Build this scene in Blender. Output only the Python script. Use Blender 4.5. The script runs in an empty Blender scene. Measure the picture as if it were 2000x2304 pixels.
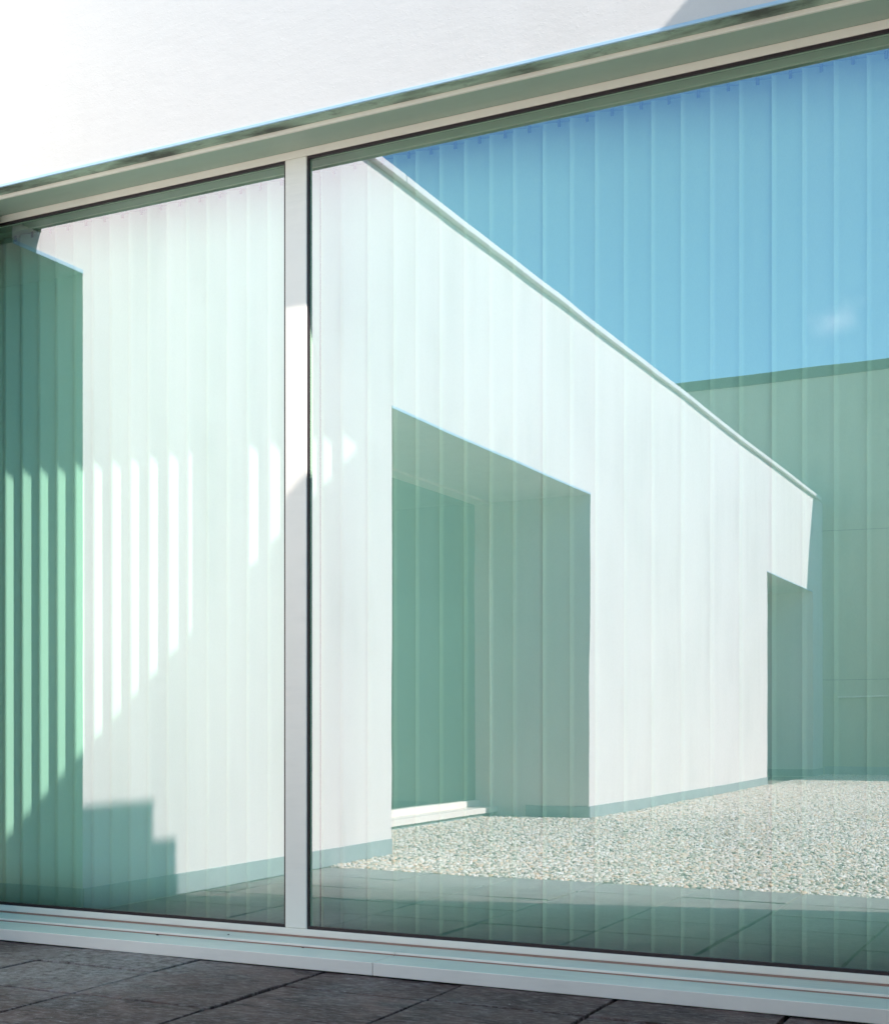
import bpy, bmesh, math, random
from mathutils import Vector
R = math.radians
random.seed(7)
sc = bpy.context.scene

# ------------------------------------------------------------------ camera
cam_d = bpy.data.cameras.new('camera')
cam = bpy.data.objects.new('camera', cam_d)
sc.collection.objects.link(cam)
cam_d.sensor_fit = 'VERTICAL'
cam_d.sensor_height = 36.0
cam_d.sensor_width = 36.0 * 888 / 1024
cam_d.lens = 47.27
cam_d.shift_y = 0.2049
cam_d.clip_start = 0.05
cam_d.clip_end = 2000
EYE = 0.8077
cam.location = (0, -4.0, EYE)
cam.rotation_euler = (R(90), 0, R(26.36))
sc.camera = cam

# ------------------------------------------------------------------ light
SX, SY, SZ = 3.52, -1.0, 3.06            # direction towards the sun
elev = math.atan2(SZ, math.hypot(SX, SY))
azim = math.atan2(SX, SY)                # clockwise from +Y
sun_d = bpy.data.lights.new('sun', 'SUN')
sun_d.energy = 5.0
sun_d.angle = R(0.5)
sun_d.color = (1.0, 0.955, 0.93)
sun = bpy.data.objects.new('sun', sun_d)
sc.collection.objects.link(sun)
sun.location = (10, -3, 12)
sun.rotation_euler = Vector((SX, SY, SZ)).to_track_quat('Z', 'Y').to_euler()

world = bpy.data.worlds.new('World')
sc.world = world
world.use_nodes = True
wn, wl = world.node_tree.nodes, world.node_tree.links
wn.clear()
w_out = wn.new('ShaderNodeOutputWorld')
w_bg = wn.new('ShaderNodeBackground')
w_bg.inputs['Strength'].default_value = 0.122
sky = wn.new('ShaderNodeTexSky')
sky.sky_type = 'NISHITA'
sky.sun_disc = False
sky.sun_elevation = elev
sky.sun_rotation = azim
sky.air_density = 1.0
sky.dust_density = 0.3
sky.ozone_density = 1.4
# one small wisp of cloud over the far building
tc = wn.new('ShaderNodeTexCoord')
noi = wn.new('ShaderNodeTexNoise'); noi.inputs['Scale'].default_value = 27; noi.inputs['Detail'].default_value = 8
wl.new(tc.outputs['Generated'], noi.inputs['Vector'])
cdir = Vector((-0.183, -1.024, 0.297)).normalized()
sub = wn.new('ShaderNodeVectorMath'); sub.operation = 'SUBTRACT'; sub.inputs[1].default_value = cdir
wl.new(tc.outputs['Generated'], sub.inputs[0])
scl = wn.new('ShaderNodeVectorMath'); scl.operation = 'MULTIPLY'; scl.inputs[1].default_value = (38, 38, 62)
wl.new(sub.outputs[0], scl.inputs[0])
ln = wn.new('ShaderNodeVectorMath'); ln.operation = 'LENGTH'
wl.new(scl.outputs[0], ln.inputs[0])
m1 = wn.new('ShaderNodeMath'); m1.operation = 'MULTIPLY_ADD'   # noise*k - dist
m1.inputs[1].default_value = 4.2; m1.inputs[2].default_value = -1.2
wl.new(noi.outputs['Fac'], m1.inputs[0])
m2 = wn.new('ShaderNodeMath'); m2.operation = 'SUBTRACT'
wl.new(m1.outputs[0], m2.inputs[0]); wl.new(ln.outputs['Value'], m2.inputs[1])
m3 = wn.new('ShaderNodeMapRange'); m3.interpolation_type = 'SMOOTHSTEP'
m3.inputs['From Min'].default_value = -0.35; m3.inputs['From Max'].default_value = 1.3
m3.inputs['To Max'].default_value = 0.26
wl.new(m2.outputs[0], m3.inputs['Value'])
cmix = wn.new('ShaderNodeMix'); cmix.data_type = 'RGBA'
wl.new(m3.outputs[0], cmix.inputs['Factor'])
grade = wn.new('ShaderNodeMix'); grade.data_type = 'RGBA'; grade.blend_type = 'MULTIPLY'; grade.inputs['Factor'].default_value = 1.0
grade.inputs['B'].default_value = (0.84, 1.40, 1.52, 1)
wl.new(sky.outputs[0], grade.inputs['A'])
wl.new(grade.outputs['Result'], cmix.inputs['A'])
cmix.inputs['B'].default_value = (11, 12.0, 13.5, 1)
wl.new(cmix.outputs['Result'], w_bg.inputs['Color'])
wl.new(w_bg.outputs[0], w_out.inputs['Surface'])

sc.view_settings.view_transform = 'Standard'
sc.view_settings.look = 'None'
sc.view_settings.gamma = 1
sc.view_settings.exposure = 0.66
sc.render.engine = 'CYCLES'
cy = sc.cycles
cy.use_denoising = True
cy.max_bounces = 10
cy.diffuse_bounces = 4
cy.glossy_bounces = 5
cy.transparent_max_bounces = 16
cy.caustics_reflective = False
cy.caustics_refractive = False
cy.sample_clamp_indirect = 6

# ------------------------------------------------------------------ helpers
COL = sc.collection

def new_mat(name):
    m = bpy.data.materials.new(name)
    m.use_nodes = True
    return m, m.node_tree.nodes, m.node_tree.links, m.node_tree.nodes['Principled BSDF']

def noise(n, l, vec, scale, detail=4, rough=0.55, stretch=None):
    t = n.new('ShaderNodeTexNoise')
    t.inputs['Scale'].default_value = scale
    t.inputs['Detail'].default_value = detail
    t.inputs['Roughness'].default_value = rough
    if stretch:
        mp = n.new('ShaderNodeMapping'); mp.inputs['Scale'].default_value = stretch
        l.new(vec, mp.inputs['Vector']); vec = mp.outputs[0]
    l.new(vec, t.inputs['Vector'])
    return t.outputs['Fac']

def ramp(n, l, fac, stops):
    r = n.new('ShaderNodeValToRGB')
    cr = r.color_ramp
    while len(cr.elements) < len(stops): cr.elements.new(0.5)
    for e, (p, c) in zip(cr.elements, stops):
        e.position = p; e.color = (*c, 1)
    l.new(fac, r.inputs[0])
    return r.outputs[0]

def mixc(n, l, fac, a, b, mode='MIX'):
    m = n.new('ShaderNodeMix'); m.data_type = 'RGBA'; m.blend_type = mode
    if hasattr(fac, 'is_linked'): l.new(fac, m.inputs['Factor'])
    else: m.inputs['Factor'].default_value = fac
    for v, s in ((a, 'A'), (b, 'B')):
        if hasattr(v, 'is_linked'): l.new(v, m.inputs[s])
        else: m.inputs[s].default_value = (*v, 1)
    return m.outputs['Result']

def maprange(n, l, v, a, b, c=0.0, d=1.0):
    m = n.new('ShaderNodeMapRange')
    for k, x in zip(('From Min', 'From Max', 'To Min', 'To Max'), (a, b, c, d)): m.inputs[k].default_value = x
    l.new(v, m.inputs['Value'])
    return m.outputs[0]

def mathn(n, l, op, a, b):
    m = n.new('ShaderNodeMath'); m.operation = op
    for k, v in enumerate((a, b)):
        if hasattr(v, 'is_linked'): l.new(v, m.inputs[k])
        else: m.inputs[k].default_value = v
    return m.outputs[0]

def bump(n, l, b, h, strength, dist):
    bp = n.new('ShaderNodeBump')
    bp.inputs['Strength'].default_value = strength
    bp.inputs['Distance'].default_value = dist
    l.new(h, bp.inputs['Height'])
    l.new(bp.outputs[0], b.inputs['Normal'])

def obj_coord(n):
    return n.new('ShaderNodeTexCoord').outputs['Object']

def plaster(name, col, col2, grain=0.5, stain=None):
    m, n, l, b = new_mat(name)
    v = obj_coord(n)
    big = noise(n, l, v, 1.1, 5, 0.6)
    streak = noise(n, l, v, 1.6, 4, 0.6, (3.0, 3.0, 0.35))
    fac = mathn(n, l, 'MULTIPLY', maprange(n, l, big, 0.35, 0.7), maprange(n, l, streak, 0.35, 0.7))
    c = mixc(n, l, fac, col, col2)
    fine = noise(n, l, v, 55, 4, 0.6)
    c = mixc(n, l, maprange(n, l, fine, 0.3, 0.8, 0, 0.10), c, tuple(x * 0.8 for x in col))
    l.new(c, b.inputs['Base Color'])
    b.inputs['Roughness'].default_value = 0.9
    trowel = noise(n, l, v, 9, 5, 0.6, (1, 1, 2.2))
    pits = noise(n, l, v, 120, 3, 0.6)
    h = mathn(n, l, 'ADD', mathn(n, l, 'MULTIPLY', trowel, 1.0), mathn(n, l, 'MULTIPLY', maprange(n, l, pits, 0.55, 0.85), 0.3))
    bump(n, l, b, h, grain, 0.006)
    return m

def painted(name, col, rough=0.4, dirt=0.12, dirtcol=(0.35, 0.33, 0.30), metal=0.0):
    m, n, l, b = new_mat(name)
    v = obj_coord(n)
    a = noise(n, l, v, 3.2, 6, 0.65)
    s = noise(n, l, v, 30, 5, 0.7, (0.15, 1, 1))
    f = mathn(n, l, 'MULTIPLY', maprange(n, l, a, 0.4, 0.75), maprange(n, l, s, 0.35, 0.75))
    l.new(mixc(n, l, mathn(n, l, 'MULTIPLY', f, dirt * 2.5), col, dirtcol), b.inputs['Base Color'])
    l.new(maprange(n, l, s, 0.2, 0.8, rough - 0.06, rough + 0.12), b.inputs['Roughness'])
    b.inputs['Metallic'].default_value = metal
    bump(n, l, b, noise(n, l, v, 60, 3), 0.05, 0.001)
    return m

M = {}
M['plaster'] = plaster('white_plaster', (0.69, 0.64, 0.59), (0.65, 0.60, 0.55), 0.20)
M['plaster_court'] = plaster('white_courtyard_plaster', (0.78, 0.745, 0.70), (0.66, 0.63, 0.59), 0.35)
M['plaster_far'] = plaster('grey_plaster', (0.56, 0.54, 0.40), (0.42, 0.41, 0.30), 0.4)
M['frame'] = painted('white_frame_paint', (0.92, 0.85, 0.75), 0.38, 0.08)
M['sill'] = painted('white_sill_paint', (0.91, 0.85, 0.76), 0.34, 0.10)
M['channel'] = painted('shade_tinted_channel', (0.46, 0.54, 0.45), 0.45, 0.10, (0.30, 0.30, 0.24))  # underside of the white channel, its green shade put into the colour
M['fascia'] = painted('dark_fascia', (0.06, 0.085, 0.065), 0.5, 0.1)
M['coping'] = painted('white_coping', (0.80, 0.79, 0.76), 0.4, 0.12)
M['plinth'] = painted('grey_plinth', (0.31, 0.38, 0.37), 0.6, 0.25, (0.6, 0.63, 0.62))
M['bead'] = painted('pale_blue_bead', (0.40, 0.58, 0.70), 0.35, 0.25, (0.75, 0.8, 0.85))
M['tread'] = painted('shade_tinted_tread', (0.70, 0.78, 0.70), 0.34, 0.15)  # white sill paint, with the light's grey-green on flat faces put into the colour
M['sealant'] = painted('brown_sealant', (0.34, 0.19, 0.14), 0.6, 0.2)

m, n, l, b = new_mat('black_rubber')
b.inputs['Base Color'].default_value = (0.022, 0.010, 0.012, 1); b.inputs['Roughness'].default_value = 0.55
M['rubber'] = m
m, n, l, b = new_mat('debris')
b.inputs['Base Color'].default_value = (0.03, 0.02, 0.025, 1); b.inputs['Roughness'].default_value = 0.8
M['debris'] = m

# weathered underside strip of the lintel: green and black mould
m, n, l, b = new_mat('mouldy_soffit')
v = obj_coord(n)
a = noise(n, l, v, 2.4, 6, 0.6, (1, 3, 1))
c = ramp(n, l, a, [(0.36, (0.12, 0.13, 0.11)), (0.46, (0.30, 0.37, 0.29)), (0.56, (0.50, 0.62, 0.50)), (0.70, (0.34, 0.40, 0.31))])
g = noise(n, l, v, 14, 6, 0.7, (1, 2, 1))
c = mixc(n, l, maprange(n, l, g, 0.55, 0.75, 0, 0.7), c, (0.09, 0.09, 0.08))
l.new(c, b.inputs['Base Color']); b.inputs['Roughness'].default_value = 0.9
bump(n, l, b, g, 0.4, 0.003)
M['mould'] = m

# fabric slats
m, n, l, b = new_mat('blind_fabric')
v = obj_coord(n)
w = noise(n, l, v, 260, 2, 0.5, (1, 1, 0.5))
isl = n.new('ShaderNodeObjectInfo').outputs['Random']
c = mixc(n, l, isl, (0.77, 0.89, 0.80), (0.81, 0.90, 0.84))
c = mixc(n, l, maprange(n, l, w, 0.3, 0.7, 0, 0.16), c, (0.54, 0.70, 0.60))
l.new(c, b.inputs['Base Color']); b.inputs['Roughness'].default_value = 0.85
tr = n.new('ShaderNodeBsdfTranslucent'); tr.inputs['Color'].default_value = (0.6, 0.72, 0.64, 1)
mx = n.new('ShaderNodeMixShader'); mx.inputs[0].default_value = 0.08
l.new(b.outputs[0], mx.inputs[1]); l.new(tr.outputs[0], mx.inputs[2])
l.new(mx.outputs[0], n['Material Output'].inputs['Surface'])
M['fabric'] = m
M['rail'] = painted('headrail_paint', (0.34, 0.41, 0.34), 0.35, 0.05)
m, n, l, b = new_mat('dark_plastic')
b.inputs['Base Color'].default_value = (0.05, 0.05, 0.06, 1); b.inputs['Roughness'].default_value = 0.5
M['plastic'] = m

# solar control glass: a coated outer face that mirrors, a clear body
def glass(name, refl, rcol, tcol, warp=0.0):
    m = bpy.data.materials.new(name); m.use_nodes = True
    n, l = m.node_tree.nodes, m.node_tree.links
    n.clear()
    out = n.new('ShaderNodeOutputMaterial')
    gl = n.new('ShaderNodeBsdfGlossy'); gl.inputs['Roughness'].default_value = 0.0; gl.inputs['Color'].default_value = (*rcol, 1)
    if warp:
        v = obj_coord(n)
        bp = n.new('ShaderNodeBump'); bp.inputs['Strength'].default_value = warp; bp.inputs['Distance'].default_value = 0.01
        l.new(noise(n, l, v, 1.6, 2, 0.4), bp.inputs['Height'])
        l.new(bp.outputs[0], gl.inputs['Normal'])
    tr = n.new('ShaderNodeBsdfTransparent'); tr.inputs['Color'].default_value = (*tcol, 1)
    f = refl
    geo = n.new('ShaderNodeNewGeometry')
    f = mathn(n, l, 'MULTIPLY', f, mathn(n, l, 'SUBTRACT', 1.0, geo.outputs['Backfacing']))
    mx = n.new('ShaderNodeMixShader')
    l.new(f, mx.inputs[0]); l.new(tr.outputs[0], mx.inputs[1]); l.new(gl.outputs[0], mx.inputs[2])
    l.new(mx.outputs[0], out.inputs['Surface'])
    return m
M['glass_coat'] = glass('coated_glass', 0.385, (0.985, 0.92, 0.975), (0.81, 1.0, 0.885), 0.05)
m, n, l, b = new_mat('mirroring_door_glass')
b.inputs['Base Color'].default_value = (0.02, 0.045, 0.035, 1); b.inputs['Roughness'].default_value = 0.0
g_ = n.new('ShaderNodeBsdfGlossy'); g_.inputs['Roughness'].default_value = 0.02; g_.inputs['Color'].default_value = (0.75, 1.0, 0.88, 1)
x_ = n.new('ShaderNodeMixShader'); x_.inputs[0].default_value = 0.40
l.new(b.outputs[0], x_.inputs[1]); l.new(g_.outputs[0], x_.inputs[2]); l.new(x_.outputs[0], n['Material Output'].inputs['Surface'])
M['door_glass'] = m
m = bpy.data.materials.new('clear_glass'); m.use_nodes = True
n, l = m.node_tree.nodes, m.node_tree.links; n.clear()
out = n.new('ShaderNodeOutputMaterial'); tr = n.new('ShaderNodeBsdfTransparent'); tr.inputs['Color'].default_value = (0.96, 0.99, 0.98, 1)
l.new(tr.outputs[0], out.inputs['Surface'])
M['glass_clear'] = m
m, n, l, b = new_mat('dark_door_glass')
b.inputs['Base Color'].default_value = (0.09, 0.15, 0.11, 1); b.inputs['Roughness'].default_value = 0.3; b.inputs['Specular IOR Level'].default_value = 0.5
M['dark_glass'] = m
m, n, l, b = new_mat('room_paint')
b.inputs['Base Color'].default_value = (0.20, 0.21, 0.20, 1); b.inputs['Roughness'].default_value = 0.9
M['room'] = m

# riven slate slabs
m, n, l, b = new_mat('slate_slabs')
v = obj_coord(n)
geo = n.new('ShaderNodeNewGeometry')
rnd = geo.outputs['Random Per Island']
c = mixc(n, l, rnd, (0.095, 0.058, 0.052), (0.170, 0.108, 0.096))
cleft = noise(n, l, v, 7.0, 8, 0.72, (0.7, 1.3, 1))
blot = noise(n, l, v, 3.1, 6, 0.62)
c = mixc(n, l, maprange(n, l, blot, 0.44, 0.60, 0, 0.7), c, (0.050, 0.028, 0.027), 'MIX')
c = mixc(n, l, maprange(n, l, cleft, 0.46, 0.60), c, (0.040, 0.024, 0.023), 'MIX')
fine = noise(n, l, v, 48, 6, 0.72, (0.5, 1.2, 1))
c = mixc(n, l, maprange(n, l, fine, 0.47, 0.66, 0, 0.75), c, (0.30, 0.25, 0.245))
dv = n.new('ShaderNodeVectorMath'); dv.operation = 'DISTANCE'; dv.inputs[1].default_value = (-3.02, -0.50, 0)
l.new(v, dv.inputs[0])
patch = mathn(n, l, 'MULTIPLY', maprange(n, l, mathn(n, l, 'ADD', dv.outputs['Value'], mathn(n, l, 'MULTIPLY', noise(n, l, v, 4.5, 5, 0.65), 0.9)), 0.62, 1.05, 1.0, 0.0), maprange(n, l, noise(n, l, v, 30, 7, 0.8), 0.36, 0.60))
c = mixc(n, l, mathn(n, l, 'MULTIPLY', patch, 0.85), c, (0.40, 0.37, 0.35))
salt = mathn(n, l, 'MULTIPLY', maprange(n, l, noise(n, l, v, 1.15, 5, 0.6), 0.52, 0.70), maprange(n, l, noise(n, l, v, 34, 7, 0.78), 0.42, 0.72))
c = mixc(n, l, mathn(n, l, 'MULTIPLY', salt, 0.8), c, (0.52, 0.56, 0.58))
speck = maprange(n, l, noise(n, l, v, 75, 2, 0.5), 0.73, 0.78)
c = mixc(n, l, mathn(n, l, 'MULTIPLY', speck, 0.7), c, (0.6, 0.62, 0.62))
# slab colour lightened towards the gravel, painting in the brightness of the sunlit strip
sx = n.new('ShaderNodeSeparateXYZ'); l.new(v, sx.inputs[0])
sun_lift = mathn(n, l, 'ADD', sx.outputs[1], mathn(n, l, 'MULTIPLY', noise(n, l, v, 2.2, 6, 0.65), 0.9))
sun_lift = maprange(n, l, sun_lift, -0.75, -1.75, 0.0, 1.0)
c = mixc(n, l, mathn(n, l, 'MULTIPLY', sun_lift, maprange(n, l, noise(n, l, v, 26, 6, 0.7, (0.5, 1.4, 1)), 0.25, 0.6, 0.35, 0.75)), c, (0.42, 0.42, 0.38))
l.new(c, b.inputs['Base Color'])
l.new(maprange(n, l, fine, 0.3, 0.8, 0.5, 0.75), b.inputs['Roughness'])
b.inputs['Specular IOR Level'].default_value = 0.22
hh = mathn(n, l, 'ADD', cleft, mathn(n, l, 'MULTIPLY', fine, 0.25))
bump(n, l, b, hh, 0.9, 0.02)
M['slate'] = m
m, n, l, b = new_mat('joint_dirt')
b.inputs['Base Color'].default_value = (0.022, 0.016, 0.02, 1); b.inputs['Roughness'].default_value = 0.95
M['joint'] = m
m, n, l, b = new_mat('gravel_dirt')
b.inputs['Base Color'].default_value = (0.12, 0.11, 0.085, 1); b.inputs['Roughness'].default_value = 1
M['gravel_dirt'] = m
# pebbles
m, n, l, b = new_mat('pebbles')
r = n.new('ShaderNodeObjectInfo').outputs['Random']
c = ramp(n, l, r, [(0.0, (0.26, 0.25, 0.20)), (0.20, (0.58, 0.54, 0.44)), (0.48, (0.82, 0.77, 0.65)), (0.72, (0.74, 0.50, 0.31)), (0.84, (0.88, 0.85, 0.77))])
v = n.new('ShaderNodeTexCoord').outputs['Object']
c = mixc(n, l, maprange(n, l, noise(n, l, v, 60, 4), 0.4, 0.75, 0, 0.4), c, (0.35, 0.30, 0.24))
l.new(c, b.inputs['Base Color']); b.inputs['Roughness'].default_value = 0.8
M['pebble'] = m
m, n, l, b = new_mat('gravel_bed')
v = obj_coord(n)
vo = n.new('ShaderNodeTexVoronoi'); vo.inputs['Scale'].default_value = 42
l.new(v, vo.inputs['Vector'])
sep = n.new('ShaderNodeSeparateColor'); l.new(vo.outputs['Color'], sep.inputs[0])
c = ramp(n, l, sep.outputs[0], [(0.0, (0.24, 0.23, 0.2)), (0.4, (0.48, 0.46, 0.40)), (0.8, (0.62, 0.58, 0.5))])
c = mixc(n, l, maprange(n, l, vo.outputs['Distance'], 0.3, 0.8), c, (0.12, 0.12, 0.10))
l.new(c, b.inputs['Base Color']); b.inputs['Roughness'].default_value = 0.95
bump(n, l, b, mathn(n, l, 'SUBTRACT', 1.0, vo.outputs['Distance']), 1.0, 0.02)
M['gravel_bed'] = m
m, n, l, b = new_mat('earth')
v = obj_coord(n)
l.new(ramp(n, l, noise(n, l, v, 0.6, 8, 0.6), [(0.3, (0.22, 0.20, 0.16)), (0.7, (0.34, 0.31, 0.26))]), b.inputs['Base Color'])
b.inputs['Roughness'].default_value = 1
M['earth'] = m


class MB:
    def __init__(self): self.bm = bmesh.new()
    def box(self, x0, x1, y0, y1, z0, z1, mi=0):
        vs = [self.bm.verts.new(p) for p in ((x0,y0,z0),(x1,y0,z0),(x1,y1,z0),(x0,y1,z0),(x0,y0,z1),(x1,y0,z1),(x1,y1,z1),(x0,y1,z1))]
        for f in ((0,3,2,1),(4,5,6,7),(0,1,5,4),(1,2,6,5),(2,3,7,6),(3,0,4,7)):
            fc = self.bm.faces.new([vs[i] for i in f]); fc.material_index = mi
        return self
    def extrude_x(self, prof, x0, x1):
        """prof: list of (y, z) in order, closed"""
        a = [self.bm.verts.new((x0, y, z)) for y, z in prof]
        b = [self.bm.verts.new((x1, y, z)) for y, z in prof]
        k = len(prof)
        for i in range(k):
            self.bm.faces.new((a[i], a[(i+1) % k], b[(i+1) % k], b[i]))
        self.bm.faces.new(a[::-1]); self.bm.faces.new(b)
        bmesh.ops.recalc_face_normals(self.bm, faces=self.bm.faces)
        return self
    def build(self, name, mats, parent=None, bevel=0.0, seg=2):
        me = bpy.data.meshes.new(name)
        bmesh.ops.recalc_face_normals(self.bm, faces=self.bm.faces)
        self.bm.to_mesh(me); self.bm.free()
        for m in (mats if isinstance(mats, (list, tuple)) else [mats]): me.materials.append(m)
        o = bpy.data.objects.new(name, me); COL.objects.link(o)
        if parent is not None: o.parent = parent
        if bevel:
            md = o.modifiers.new('bevel', 'BEVEL'); md.width = bevel; md.segments = seg
            md.limit_method = 'ANGLE'; md.angle_limit = R(40)
        return o

def thing(name, label, cat, loc=(0, 0, 0), group=None):
    o = bpy.data.objects.new(name, None); COL.objects.link(o)
    o.location = loc
    o['label'] = label; o['category'] = cat
    if group: o['group'] = group
    return o

def bx(name, mats, parent, dims, bevel=0.0):
    """dims: one box or a list of boxes"""
    mb = MB()
    for d in (dims if isinstance(dims[0], (list, tuple)) else [dims]): mb.box(*d)
    return mb.build(name, mats, parent, bevel)

def setting(o, kind='structure'):
    o['kind'] = kind
    return o

# ------------------------------------------------------------------ ground
setting(bx('ground', M['earth'], None, (-300, 300, -300, 300, -0.40, -0.06)))

# paving of slate slabs, rows run along the window
X0, TX = -1.783, 0.4935
Y0, TY = -0.527, 0.377
mb = MB(); rp = random.Random(3)
for i in range(-7, 22):
    for j in range(-6, 2):
        x0 = X0 + i * TX; y1 = Y0 + j * TY + TY; y0 = y1 - TY
        y1 = min(y1, -0.20)
        if y0 >= -0.22 or y0 < -2.45: continue
        if x0 < -3.9 - TX: continue
        xa = max(x0, -3.915); g = 0.0062
        if xa > x0 + TX - 0.05: continue
        dz = rp.uniform(-0.003, 0.002)
        tl = [rp.uniform(-0.0015, 0.0015) for _ in range(4)]
        bm = mb.bm
        c = [(xa + g, y0 + g), (x0 + TX - g, y0 + g), (x0 + TX - g, y1 - g), (xa + g, y1 - g)]
        # subdivided top edge so that slab rims look riven
        N = 7
        ring_t, ring_b = [], []
        for k in range(4):
            (ax, ay), (bx_, by) = c[k], c[(k+1) % 4]
            for s in range(N):
                t = s / N
                j1 = rp.uniform(-0.0018, 0.0018); j2 = rp.uniform(-0.0018, 0.0018)
                zz = dz + tl[k] * (1 - t) + tl[(k+1) % 4] * t
                ring_t.append(bm.verts.new((ax + (bx_ - ax) * t + j1, ay + (by - ay) * t + j2, zz)))
                ring_b.append(bm.verts.new((ax + (bx_ - ax) * t + j1, ay + (by - ay) * t + j2, -0.05)))
        bm.faces.new(ring_t)
        K = len(ring_t)
        for k in range(K):
            bm.faces.new((ring_b[k], ring_b[(k+1) % K], ring_t[(k+1) % K], ring_t[k]))
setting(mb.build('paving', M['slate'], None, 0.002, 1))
setting(bx('paving_bed', M['joint'], None, (-5.4, 9.1, -2.44, 0.0, -0.058, -0.014)))

# gravel: bed and loose pebbles
setting(bx('gravel_bed', M['gravel_bed'], None, (-5.6, 9.1, -17.0, -2.4405, -0.055, -0.012)))
me = bpy.data.meshes.new('gravel')
bm = bmesh.new()
def quad(x0, x1, y0, y1):
    bm.faces.new([bm.verts.new(p) for p in ((x0,y0,-0.006),(x1,y0,-0.006),(x1,y1,-0.006),(x0,y1,-0.006))])
quad(-3.91, 2.6, -16.78, -2.40)
quad(-4.95, -3.91, -6.64, -3.20)
bm.to_mesh(me); bm.free()
me.materials.append(M['gravel_dirt'])
gravel = bpy.data.objects.new('gravel', me); COL.objects.link(gravel)
setting(gravel, 'stuff')
ng = bpy.data.node_groups.new('scatter_pebbles', 'GeometryNodeTree')
ng.interface.new_socket('Geometry', in_out='INPUT', socket_type='NodeSocketGeometry')
ng.interface.new_socket('Geometry', in_out='OUTPUT', socket_type='NodeSocketGeometry')
N_, L_ = ng.nodes, ng.links
gi = N_.new('NodeGroupInput'); go = N_.new('NodeGroupOutput')
ds = N_.new('GeometryNodeDistributePointsOnFaces'); ds.distribute_method = 'RANDOM'; ds.inputs['Density'].default_value = 2000
ico = N_.new('GeometryNodeMeshIcoSphere'); ico.inputs['Radius'].default_value = 1.0; ico.inputs['Subdivisions'].default_value = 2
sm = N_.new('GeometryNodeSetShadeSmooth')
smt = N_.new('GeometryNodeSetMaterial'); smt.inputs['Material'].default_value = M['pebble']
ns = N_.new('ShaderNodeTexNoise'); ns.inputs['Scale'].default_value = 0.9
so = N_.new('GeometryNodeSetPosition')
vm = N_.new('ShaderNodeVectorMath'); vm.operation = 'SUBTRACT'; vm.inputs[1].default_value = (0.5, 0.5, 0.5)
L_.new(ns.outputs['Color'], vm.inputs[0])
L_.new(vm.outputs[0], so.inputs['Offset'])
L_.new(ico.outputs['Mesh'], so.inputs['Geometry'])
L_.new(so.outputs[0], sm.inputs[0]); L_.new(sm.outputs[0], smt.inputs[0])
io = N_.new('GeometryNodeInstanceOnPoints')
L_.new(gi.outputs[0], ds.inputs['Mesh']); L_.new(ds.outputs['Points'], io.inputs['Points']); L_.new(smt.outputs[0], io.inputs['Instance'])
rv = N_.new('FunctionNodeRandomValue'); rv.data_type = 'FLOAT_VECTOR'
rv.inputs['Min'].default_value = (-0.5, -0.5, 0); rv.inputs['Max'].default_value = (0.5, 0.5, 6.28)
L_.new(rv.outputs[0], io.inputs['Rotation'])
rs = N_.new('FunctionNodeRandomValue'); rs.data_type = 'FLOAT_VECTOR'
rs.inputs['Min'].default_value = (0.008, 0.007, 0.005); rs.inputs['Max'].default_value = (0.025, 0.018, 0.014)
rs.inputs['Seed'].default_value = 5
L_.new(rs.outputs[0], io.inputs['Scale'])
tz = N_.new('GeometryNodeTranslateInstances')
rt = N_.new('FunctionNodeRandomValue'); rt.data_type = 'FLOAT_VECTOR'
rt.inputs['Min'].default_value = (0, 0, -0.004); rt.inputs['Max'].default_value = (0, 0, 0.012); rt.inputs['Seed'].default_value = 9
L_.new(rt.outputs[0], tz.inputs['Translation'])
L_.new(io.outputs[0], tz.inputs[0])
jn = N_.new('GeometryNodeJoinGeometry')
L_.new(gi.outputs[0], jn.inputs[0]); L_.new(tz.outputs[0], jn.inputs[0]); L_.new(jn.outputs[0], go.inputs[0])
gm = gravel.modifiers.new('pebbles', 'NODES'); gm.node_group = ng

# ------------------------------------------------------------------ the glazed building in front of the camera
ZB = EYE - 0.713        # bottom of the visible glass
ZT = EYE + 1.973        # top of the visible glass
XL, XR = -4.90, 0.33
D1, D2, D3 = -0.015, -0.1455, -0.196    # frame face, lip, wall face
ZF0, ZF1 = EYE - 0.7492, EYE + 2.0005   # frame outer edges
ZL = EYE + 2.0186                       # lip top / lintel underside
ROOF = 4.16
house = thing('white_building', 'near white rendered building with a long mirroring window above a low white sill', 'building', (0, 0, 0))
def local(o):
    return o
def hp(name, mats, dims, bevel=0.0, parent=None):
    o = bx(name, mats, parent or house, dims, bevel)
    if (parent or house) is house: o.matrix_parent_inverse = house.matrix_world.inverted() if False else o.matrix_parent_inverse
    return o
wall = hp('wall', M['plaster'], [(-8, 0.355, D3, 0.12, ZL, ROOF), (-8, -4.95, -0.19, 0.12, -0.06, ZL - 0.001), (0.33, 0.355, D3, 0.12, -0.06, ZL)])
hp('rear_wall', M['room'], [(-8, 0.355, 4.2, 4.45, -0.06, ROOF), (-8, -7.8, 0.13, 4.19, -0.06, ROOF), (0.36, 0.6, 0.13, 4.19, -0.06, ROOF)])
hp('roof_slab', M['room'], (-7.79, 0.35, 0.125, 4.19, 3.3, 3.6))
hp('floor_slab', M['room'], (-7.79, 0.35, 0.045, 4.19, -0.05, 0.02))
hp('roof_coping', M['coping'], (-8.05, 0.3, D3 - 0.04, 0.2, ROOF + 0.002, ROOF + 0.045), 0.004)
hp('corner_bead', M['bead'], (-8, 0.33, D3 - 0.004, D3 + 0.003, ZL - 0.002, ZL + 0.009), 0.0015)
hp('soffit_strip', M['mould'], (-8, 0.33, D3 + 0.0035, D2 + 0.012, ZL - 0.0035, ZL + 0.004))
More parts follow.
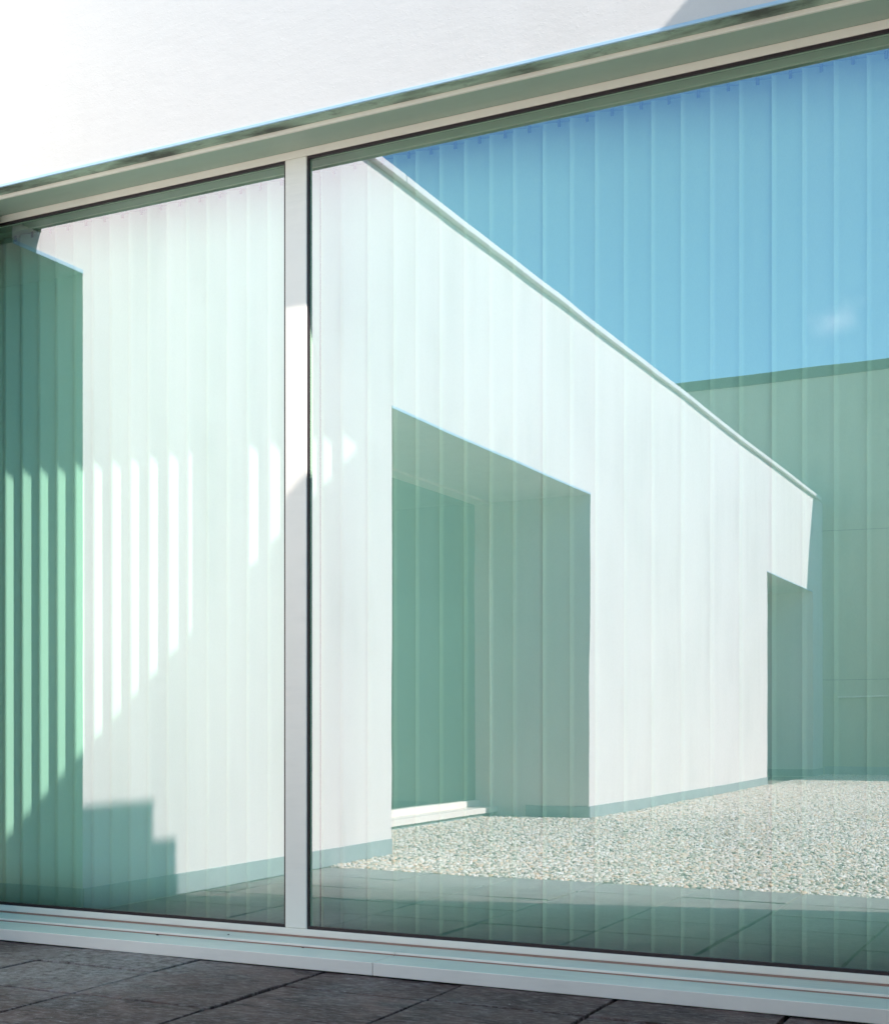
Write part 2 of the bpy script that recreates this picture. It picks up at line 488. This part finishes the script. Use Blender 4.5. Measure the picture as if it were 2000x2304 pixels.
# folded steel channel under the lintel
hp('head_channel', [M['frame']], [(-7.9, 0.33, D2, D2 + 0.010, ZF1 - 0.001, ZL - 0.004)], 0.002)
hp('channel_soffit', M['channel'], (-7.9, 0.33, D2 + 0.0105, 0.02, ZF1, ZF1 + 0.010))
# stepped sill, one folded profile
D4, D5 = -0.138, -0.285
ZS1, ZS2 = ZF0, EYE - 0.7627
for xa, xb in ((-4.90, -2.0956), (-2.0940, 0.32)):       # two lengths with a hairline joint
    mb = MB()
    mb.extrude_x([(-0.006, ZS1 - 0.003), (D4, ZS1 - 0.003), (D4, ZS2), (D5, ZS2), (D5, 0.003), (-0.006, 0.003)], xa, xb)
    for f in mb.bm.faces:
        if abs(f.normal.z) > 0.7: f.material_index = 1
    mb.build('sill', [M['sill'], M['tread']], house, 0.0025, 3)
hp('sealant_line', M['sealant'], [(-4.9, 0.32, D1 - 0.0045, D1 + 0.002, ZS1 - 0.004, ZS1 + 0.0035), (-4.9, 0.32, D4 - 0.0045, D4 + 0.001, ZS2 - 0.002, ZS2 + 0.0035)])

# window: frame > mullion, panes, gaskets
MX0, MX1 = -2.599, -2.5105
mb = MB()
def ring(mb, x0, x1, z0, z1, a0, a1, b0, b1, y0, y1):
    v = mb.bm.verts.new
    P = [[v((x, y, z)) for x, z in ((x0, z0), (x1, z0), (x1, z1), (x0, z1))] + [v((x, y, z)) for x, z in ((a0, b0), (a1, b0), (a1, b1), (a0, b1))] for y in (y0, y1)]
    for k in range(4):
        q = (k + 1) % 4
        for L in P: mb.bm.faces.new((L[k], L[q], L[4 + q], L[4 + k]))
        mb.bm.faces.new((P[0][k], P[0][q], P[1][q], P[1][k]))
        mb.bm.faces.new((P[0][4 + k], P[0][4 + q], P[1][4 + q], P[1][4 + k]))
ring(mb, XL - 0.045, XR + 0.001, ZF0, ZF1 - 0.0005, XL, XR - 0.06, ZB - 0.010, ZT, D1, 0.030)
win = mb.build('window', M['frame'], house, 0.0025)
bx('mullion', M['frame'], win, (MX0, MX1, D1 - 0.0005, 0.029, ZB - 0.0095, ZT - 0.0005), 0.003)
def pane(x0, x1):
    t = 0.009
    mb = MB(); z0, z1 = ZB - 0.010, ZT
    mb.box(x0, x1, 0.0, 0.010, z0 + 0.0005, z1 - 0.0005)
    for f in mb.bm.faces: f.material_index = 0 if f.calc_center_median().y < 0.001 else 1
    mb.build('glass_pane', [M['glass_coat'], M['glass_clear']], win)
    ys = (D1 + 0.004, -0.001)
    mb = MB()
    mb.box(x0, x1, *ys, z0, z0 + 0.011)
    mb.box(x0, x1, *ys, z1 - 0.010, z1)
    mb.box(x0, x0 + 0.006, *ys, z0 + 0.011, z1 - 0.010)
    mb.box(x1 - 0.006, x1, *ys, z0 + 0.011, z1 - 0.010)
    mb.build('gasket', M['rubber'], win)
pane(XL + 0.001, MX0 - 0.0005)
pane(MX1 + 0.0005, XR - 0.061)

# ------------------------------------------------------------------ vertical blinds behind the glass
def blind(xs, x0, x1, label, w=0.108):
    t = thing('vertical_blind', label, 'blind', ((x0 + x1) / 2, 0.14, 2.80), 'vertical slat blinds behind the window')
    cx = (x0 + x1) / 2
    mb = MB()
    mb.box(x0 - cx, x1 - cx, -0.050, -0.022, -0.014, 0.034)
    mb.box(x0 - cx, x1 - cx, -0.0215, 0.035, -0.010, 0.034)
    mb.build('headrail', M['rail'], t, 0.003)
    rr = random.Random(len(xs))
    for i, x in enumerate(xs):
        a = R(15.3 + rr.uniform(-2.4, 2.4))
        ww = w
        if isinstance(x, tuple): x, ww = x
        bm = bmesh.new()
        # slightly cupped strip of fabric, 0.8 mm thick
        K = 6; top, bot = 2.784 - 2.80 + rr.uniform(-0.0015, 0.0015), 0.035 - 2.80
        rows = []
        ZN = 12
        tw = rr.uniform(-0.010, 0.010)
        for off in (0.0, 0.0008):
            grid = []
            for zi in range(ZN + 1):
                zt = zi / ZN
                z = top + (bot - top) * zt
                line = []
                for k in range(K + 1):
                    s = k / K
                    px = ww * s
                    cup = 0.0022 * (1 - (2 * s - 1) ** 2)
                    yy = cup + off + tw * zt * (s - 0.3)
                    line.append(bm.verts.new((px * math.cos(a) - yy * math.sin(a), px * math.sin(a) + yy * math.cos(a), z)))
                grid.append(line)
            rows.append(grid)
        A, B = rows
        for zi in range(ZN):
            for k in range(K):
                bm.faces.new((A[zi][k], A[zi+1][k], A[zi+1][k+1], A[zi][k+1]))
                bm.faces.new((B[zi][k], B[zi][k+1], B[zi+1][k+1], B[zi+1][k]))
            bm.faces.new((A[zi][0], B[zi][0], B[zi+1][0], A[zi+1][0]))
            bm.faces.new((A[zi][K], A[zi+1][K], B[zi+1][K], B[zi][K]))
        for k in range(K):
            bm.faces.new((A[0][k], A[0][k+1], B[0][k+1], B[0][k]))
            bm.faces.new((A[ZN][k], B[ZN][k], B[ZN][k+1], A[ZN][k+1]))
        me = bpy.data.meshes.new('slat'); bm.to_mesh(me); bm.free(); me.materials.append(M['fabric'])
        for p in me.polygons: p.use_smooth = True
        sl = bpy.data.objects.new('slat', me); COL.objects.link(sl)
        sl.parent = t; sl.location = (x - cx, 0.1226 - 0.14, 0)
        if ww > 0.06:
            h = MB(); hx = ww * 0.5
            h.box(hx - 0.005, hx + 0.005, hx * math.sin(a) - 0.006, hx * math.sin(a) - 0.0012, top - 0.018, top + 0.006)
            h.build('hanger', M['plastic'], sl, 0.0015)
    return t
LX = [-4.80, -4.706, -4.612, -4.518, -4.425, -4.331, -4.237, -4.144, -4.052, -3.961, -3.868, -3.777, -3.683, -3.59, -3.5, -3.407,
      -3.316, -3.223, -3.132, -3.039, -2.946, -2.857, -2.765, (-2.672, 0.085)]
RX = [(-2.580, 0.036), (-2.537, 0.098), -2.456, -2.346, -2.242, -2.155, -2.062, -1.969, -1.875, -1.788, -1.682, -1.586, -1.499, -1.402,
      -1.31, -1.214, -1.12, -1.029, -0.929, -0.837, -0.744, -0.649, -0.556, -0.462, -0.368, -0.274, -0.180, -0.086, 0.008, 0.102, (0.196, 0.09)]
blind(LX, -4.88, -2.588, 'vertical slat blind behind the left pane, its lower slats striped with sunlight')
blind(RX, -2.584, 0.29, 'vertical slat blind behind the wide right pane, almost all in shade')

# ------------------------------------------------------------------ wing on the right (throws the shade over the window)
wing = thing('side_wing', 'white rendered wing with stepped end standing right of the window, shading the paving', 'building')
bx('unseen_court_wall', M['plaster_court'], wing, (6.8, 7.1, -16.795, -2.3015, -0.06, 4.1))  # unseen wall, added for the door glass to reflect and to cut ambient light
bx('wall', M['plaster_court'], wing, [(0.357, 7.1, -2.13, 0.11, -0.06, 4.125), (0.362, 7.05, -2.30, -2.1305, -0.06, 3.99)])
bx('coping', M['coping'], wing, (0.350, 7.15, -2.134, 0.1, 4.1255, 4.165), 0.004)
bx('plinth', M['plinth'], wing, (0.351, 0.3565, -2.13, -0.29, 0.002, 0.098), 0.002)

# ------------------------------------------------------------------ long white wall with deep door openings (seen mirrored)
WX = -3.92
ann = thing('courtyard_building', 'long white wall with deep door openings beside gravel, mirrored in the window', 'building')
H1, OT = 4.12, EYE + 1.91
BK = -5.02
O0, O1a, O1b, O2a, O2b, END = -0.446, -3.19, -6.655, -13.16, -16.06, -16.798
bx('wall', M['plaster_court'], ann, [
    (BK, WX, -0.1975, -0.037, OT, ZF1 - 0.0015),
    (BK, WX, O0, -0.198, OT, H1),
    (BK, WX, O1a, O0 - 0.0, -0.06, H1),
    (BK, WX, O1b, O1a, OT, H1),
    (BK, WX, O2a, O1b, -0.06, H1),
    (BK, WX, O2b, O2a, OT, H1),
    (BK, WX, END, O2b, -0.06, H1),
    (-9, BK - 0.001, END, -0.25, -0.06, 3.9)])
bx('roof_edge', M['coping'], ann, [(-9, WX + 0.042, -3.30, -0.20, H1 + 0.0005, H1 + 0.046), (-9, WX + 0.044, -6.40, -3.303, H1 + 0.0005, H1 + 0.044),
    (-9, WX + 0.040, -9.50, -6.403, H1 + 0.0005, H1 + 0.047), (-9, WX + 0.043, -12.60, -9.503, H1 + 0.0005, H1 + 0.045), (-9, WX + 0.042, -16.5, -12.603, H1 + 0.0005, H1 + 0.046)], 0.004)
for d in ((WX + 0.0005, WX + 0.008, O1a, O0, 0.0, 0.098), (WX + 0.0005, WX + 0.008, O2a, O1b, 0.0, 0.098), (WX + 0.0005, WX + 0.008, END, O2b, 0.0, 0.098),
        (-4.88, WX, O0 + 0.0005, O0 + 0.008, 0.0, 0.098), (-4.50, WX, O1b + 0.0005, O1b + 0.008, 0.0, 0.098), (-4.95, WX, O2b + 0.0005, O2b + 0.008, 0.0, 0.098)):
    bx('plinth', M['plinth'], ann, d, 0.002)
for d in ((WX - 0.002, WX + 0.004, O0, -0.04, OT - 0.003, OT + 0.014), (WX - 0.002, WX + 0.004, O1b, O1a, OT - 0.003, OT + 0.014), (WX - 0.002, WX + 0.004, O2b, O2a, OT - 0.003, OT + 0.012)):
    bx('corner_bead', M['bead'], ann, d, 0.002)
def doorway(ya, yb):
    d = bx('door', M['door_glass'], ann, (-4.99, -4.97, ya + 0.03, yb - 0.03, 0.134, OT - 0.02))
    bx('frame', M['frame'], d, [(-4.985, -4.83, ya, ya + 0.028, 0.079, OT - 0.021), (-4.985, -4.83, yb - 0.028, yb, 0.079, OT - 0.021),
        (-4.985, -4.83, ya, yb, OT - 0.0205, OT - 0.0005)], 0.002)
    bx('threshold', M['sill'], d, [(-4.985, -4.93, ya + 0.029, yb - 0.029, 0.0785, 0.133), (-4.985, -4.775, ya + 0.002, yb - 0.002, 0.030, 0.078)], 0.003)
    bx('base', M['plinth'], d, (-4.98, -4.80, ya + 0.003, yb - 0.003, -0.05, 0.0295))
doorway(O1b, O1a)
doorway(O2b, O2a)
bx('back_panel', M['plaster_court'], ann, (-5.01, -4.95, O0, 0.0, 0.0, OT - 0.001))

# ------------------------------------------------------------------ taller building across the far end
far = thing('far_building', 'shaded grey-green building with dark roof edge at the far end of the gravel', 'building')
FY, FH = -16.80, EYE + 5.38
j = 0.006
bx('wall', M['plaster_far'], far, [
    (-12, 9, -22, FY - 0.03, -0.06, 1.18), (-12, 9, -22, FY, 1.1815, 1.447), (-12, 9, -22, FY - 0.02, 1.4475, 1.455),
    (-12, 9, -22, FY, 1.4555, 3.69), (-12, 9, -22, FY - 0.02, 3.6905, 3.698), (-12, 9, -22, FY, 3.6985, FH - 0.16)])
bx('roof_edge', M['fascia'], far, (-12.1, 9.1, -22, FY + 0.035, FH - 0.1595, FH), 0.006)
bx('joint', M['fascia'], far, (-12, 9, FY - 0.0195, FY + 0.002, 1.4476, 1.4552))
bx('joint', M['fascia'], far, (-12, 9, FY - 0.0195, FY + 0.002, 3.6906, 3.6982))
bx('ledge', M['sill'], far, (-3.70, 9, FY + 0.0005, FY + 0.025, 1.181, 1.200))
bx('plinth', M['plinth'], far, (-3.90, 9, FY - 0.0295, FY - 0.02, 0.0, 0.12))

# ------------------------------------------------------------------ bits of dirt lying on the sill
def dirt(x, y, z, s, label, k):
    bm = bmesh.new(); rr = random.Random(k)
    bmesh.ops.create_icosphere(bm, subdivisions=2, radius=1)
    for v in bm.verts:
        v.co *= 1 + rr.uniform(-0.25, 0.25)
        v.co.x *= s; v.co.y *= s * 0.6; v.co.z *= s * 0.35
    me = bpy.data.meshes.new('dirt_crumb'); bm.to_mesh(me); bm.free(); me.materials.append(M['debris'])
    o = bpy.data.objects.new('dirt_crumb', me); COL.objects.link(o)
    o.location = (x, y, z + s * 0.3); o['label'] = label; o['category'] = 'dirt'
    o['group'] = 'crumbs of dirt on the window sill'
dirt(-2.79, -0.085, ZS1 - 0.003, 0.0045, 'black crumb alone on the upper sill step just left of the white mullion', 1)
dirt(-3.05, -0.152, ZS2, 0.006, 'long black crumb against the brown joint of the lower sill step', 2)
dirt(-2.44, -0.150, ZS2, 0.0042, 'small crumb in the brown sill joint below the foot of the mullion', 4)
